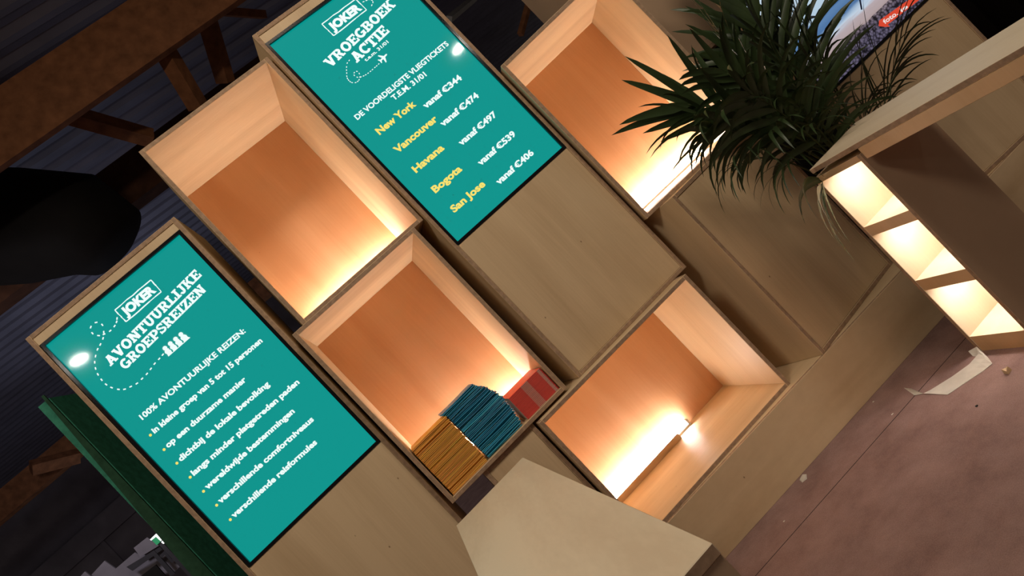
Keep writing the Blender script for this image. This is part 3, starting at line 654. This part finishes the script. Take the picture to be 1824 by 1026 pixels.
def scrap(name, x, y, pts, h, mat, label, cat):
    bm = bmesh.new(); a = [bm.verts.new((x + px, y + py, .001)) for px, py in pts]; b = [bm.verts.new((x + px * .8, y + py * .8, h * (1 if k % 2 else .6))) for k, (px, py) in enumerate(pts)]
    bm.faces.new(a); bm.faces.new(b)
    for k in range(len(pts)): bm.faces.new((a[k], a[(k + 1) % len(pts)], b[(k + 1) % len(pts)], b[k]))
    return tag(from_bm(name, bm, None, (mat,)), label, cat)
scrap('paper_scrap', .676, -.165, [(-.022, -.012), (-.002, -.022), (.020, .004), (.016, .022), (-.012, .018)], .006, PAPER, 'white paper scrap on the carpet against the plinth', 'paper')
scrap('wood_chip', 1.186, -.765, [(-.012, -.010), (.010, -.008), (.012, .010), (-.006, .012)], .018, PLY, 'small pale wood chip on the carpet below the glowing cabinet', 'chip')
scrap('paper_scrap', .472, -.251, [(-.004, -.003), (.004, -.003), (.003, .004), (-.003, .003)], .003, PAPER, 'tiny white paper crumb on the carpet near the foreground counter', 'paper')
scrap('paper_scrap', 1.082, -.215, [(-.004, -.003), (.004, -.002), (.003, .004), (-.003, .003)], .003, PAPER, 'tiny white paper crumb close to the plinth, left of the paper strip', 'paper')
scrap('paper_scrap', 1.010, -.379, [(-.006, -.002), (.005, -.003), (.005, .003), (-.004, .003)], .003, PAPER, 'tiny white paper crumb on the carpet seam', 'paper')
scrap('dark_crumb', 1.034, -.741, [(-.005, -.004), (.004, -.003), (.004, .004), (-.003, .003)], .005, DARK, 'tiny dark crumb on the open carpet below the paper strip', 'crumb')

# ------------------------------------------------------------------ neighbouring stand at the left
GREEN = simple('green_felt', (.034, .095, .055, 1), .9, .1, .2, 40, bump=.2)
GREEND = simple('deep_green_felt', (.06, .30, .20, 1), .9, .1, .2, 40, bump=.2)
gp = empty('green_panel', (-1.135, .35, 0), 0, 'dark green felt covered wall running back behind the left tower', 'panel')
def prism(name, plan_bottom, plan_top, z0, z1, parent, mt):
    bm = bmesh.new(); f = [bm.verts.new((x, y, z0)) for x, y in plan_bottom]; g = [bm.verts.new((x, y, z1)) for x, y in plan_top]
    bm.faces.new(f); bm.faces.new(g)
    for k in range(len(f)): bm.faces.new((f[k], f[(k + 1) % len(f)], g[(k + 1) % len(g)], g[k]))
    return from_bm(name, bm, parent, (mt,))
pw = [(0, .012), (.30, 1.45), (.22, 1.46), (-.05, .012)]
prism('wall_face', pw, pw, 0, 2.215, gp, GREEND)
prism('edge_pad', [(-.127, 0), (-.004, 0), (-.004, .011), (-.127, .011)], [(-.014, 0), (-.004, 0), (-.004, .011), (-.014, .011)], 0, 2.235, gp, GREEN)

LAVW = simple('pale_printed_board', (.26, .235, .27, 1), .7, .2, .12, 5)
GREYM = simple('dark_grey_bar', (.045, .042, .05, 1), .6, .3)
EXITG = emit('green_exit_glow', lin(50, 150, 100), .8); EXITW = emit('white_strip_light', (1, 1, 1, 1), 1.2)
def wpt(u, v, y): return at_y(u, v, y)
def flat_panel(name, quad_px, y, thick, mats, label, cat, extra=()):
    """board standing at depth y in the hall"""
    ps = [wpt(*p, y) for p in quad_px]; x0 = min(p.x for p in ps); x1 = max(p.x for p in ps); z0 = min(p.z for p in ps); z1 = max(p.z for p in ps)
    bm = bmesh.new(); bm_box(bm, x0, x1, y, y + thick, max(0, z0), z1)
    return tag(from_bm(name, bm, None, mats), label, cat)

# roof struts, hanging duct, the stall beyond
for p0, p1, dp, r_, lab in (((284, 74), (353, 190), 3.6, .07, 'brown timber strut below the big beam, nearest the upper left lit box'), ((366, 26), (402, 146), 4.2, .07, 'dark timber strut behind the middle tower top'),
                            ((118, 203), (270, 246), 4.2, .07, 'dark timber strut sloping down left of the upper left lit box'), ((392, 20), (470, 26), 4.25, .04, 'thin brown brace just left of the middle tower top'),
                            ((55, 834), (140, 812), 11.0, .10, 'slim brace between two far beams left of the green panel'), ((828, 66), (760, 0), 3.9, .03, 'grey rail behind the middle tower, top edge of the photo')):
    if lab.startswith('grey'): p0, p1 = (800, 34), (846, -4)
    a, b = at_y(*p0, dp), at_y(*p1, dp + (1.2 if 'rail' in lab else .4)); strut(a, b, r_, lab, METAL if 'rail' in lab else BEAM)
a = at_y(945, -6, 6.0); b = at_y(927, 62, 6.0); strut(a, b, .035, 'thin brown brace seen between the middle tower and the right lit box')
bm = bmesh.new(); a = at_y(-60, 405, 5.0); b = at_y(150, 400, 5.0); c_ = at_y(205, 430, 5.0)
bm_tube(bm, [a, (a + b) / 2, b, c_, c_ + (c_ - b) * .25], [.60, .58, .52, .40, .2], 40); tag(from_bm('ventilation_duct', bm, None, (DARK,), True), 'thick black duct hanging in the hall above the left tower', 'duct')
st = empty('trade_stall', at_y(240, 1010, 6.0) * 1, 0, 'distant stall with pale printed boards and grey bars at the lower left', 'stall')
st.location.z = 0
def stall_board(name, quad, y, mat, thick=.03):
    """board facing the aisle, corners projected onto the stall plane"""
    bm = bmesh.new(); ps = [at_y(u, v, y) - st.location for u, v in quad]
    f = [bm.verts.new(p) for p in ps]; g = [bm.verts.new(p + Vector((0, thick, 0))) for p in ps]
    bm.faces.new(f); bm.faces.new(g)
    for k in range(len(f)): bm.faces.new((f[k], f[(k + 1) % len(f)], g[(k + 1) % len(f)], g[k]))
    return from_bm(name, bm, st, (mat,))
stall_board('printed_board', [(238, 976), (262, 957), (283, 972), (250, 992)], 6.0, LAVW)
stall_board('printed_board', [(160, 1027), (186, 999), (206, 1013), (240, 984), (252, 990), (292, 962), (326, 1004), (305, 1024), (290, 1040), (150, 1040)], 6.12, LAVW)
stall_board('printed_board', [(140, 1030), (151, 1018), (162, 1027), (152, 1040)], 6.02, LAVW)
stall_board('bar', [(225, 1010), (285, 974), (289, 979), (236, 1017)], 5.96, GREYM)
stall_board('bar', [(268, 984), (274, 980), (312, 1022), (304, 1026)], 5.95, GREYM)
stall_board('bar', [(284, 990), (293, 981), (306, 996), (313, 990), (316, 994), (305, 1002), (293, 988), (287, 994)], 5.95, GREYM)
stall_board('dark_opening_board', [(246, 1030), (277, 1006), (296, 1027), (280, 1045)], 5.94, DARK)  # solid board, the darkness of the opening is its colour
ex = empty('exit_sign', at_y(278, 962, 5.8), 0, 'small lit green and white sign beside the green panel', 'sign')
def ex_part(name, quad, mat, y=5.8):
    bm = bmesh.new(); ps = [at_y(u, v, y) - ex.location for u, v in quad]; f = [bm.verts.new(p) for p in ps]; g = [bm.verts.new(p + Vector((0, .02, 0))) for p in ps]
    bm.faces.new(f); bm.faces.new(g)
    for k in range(len(f)): bm.faces.new((f[k], f[(k + 1) % len(f)], g[(k + 1) % len(f)], g[k]))
    return from_bm(name, bm, ex, (mat,))
ex_part('sign_face', [(269, 961), (277, 953), (287, 963), (279, 971)], EXITG, 5.81)
bm = bmesh.new(); bm_box(bm, -.02, .02, .03, .07, -ex.location.z, .05); from_bm('post', bm, ex, (GREYM,))
ex_part('light_bar', [(267, 961), (277.5, 951), (288, 961.5), (286, 964), (277.5, 956), (269, 963)], EXITW, 5.79)
ex_part('light_bar', [(287, 966), (289, 963), (293, 967), (291, 969)], EXITW, 5.79)
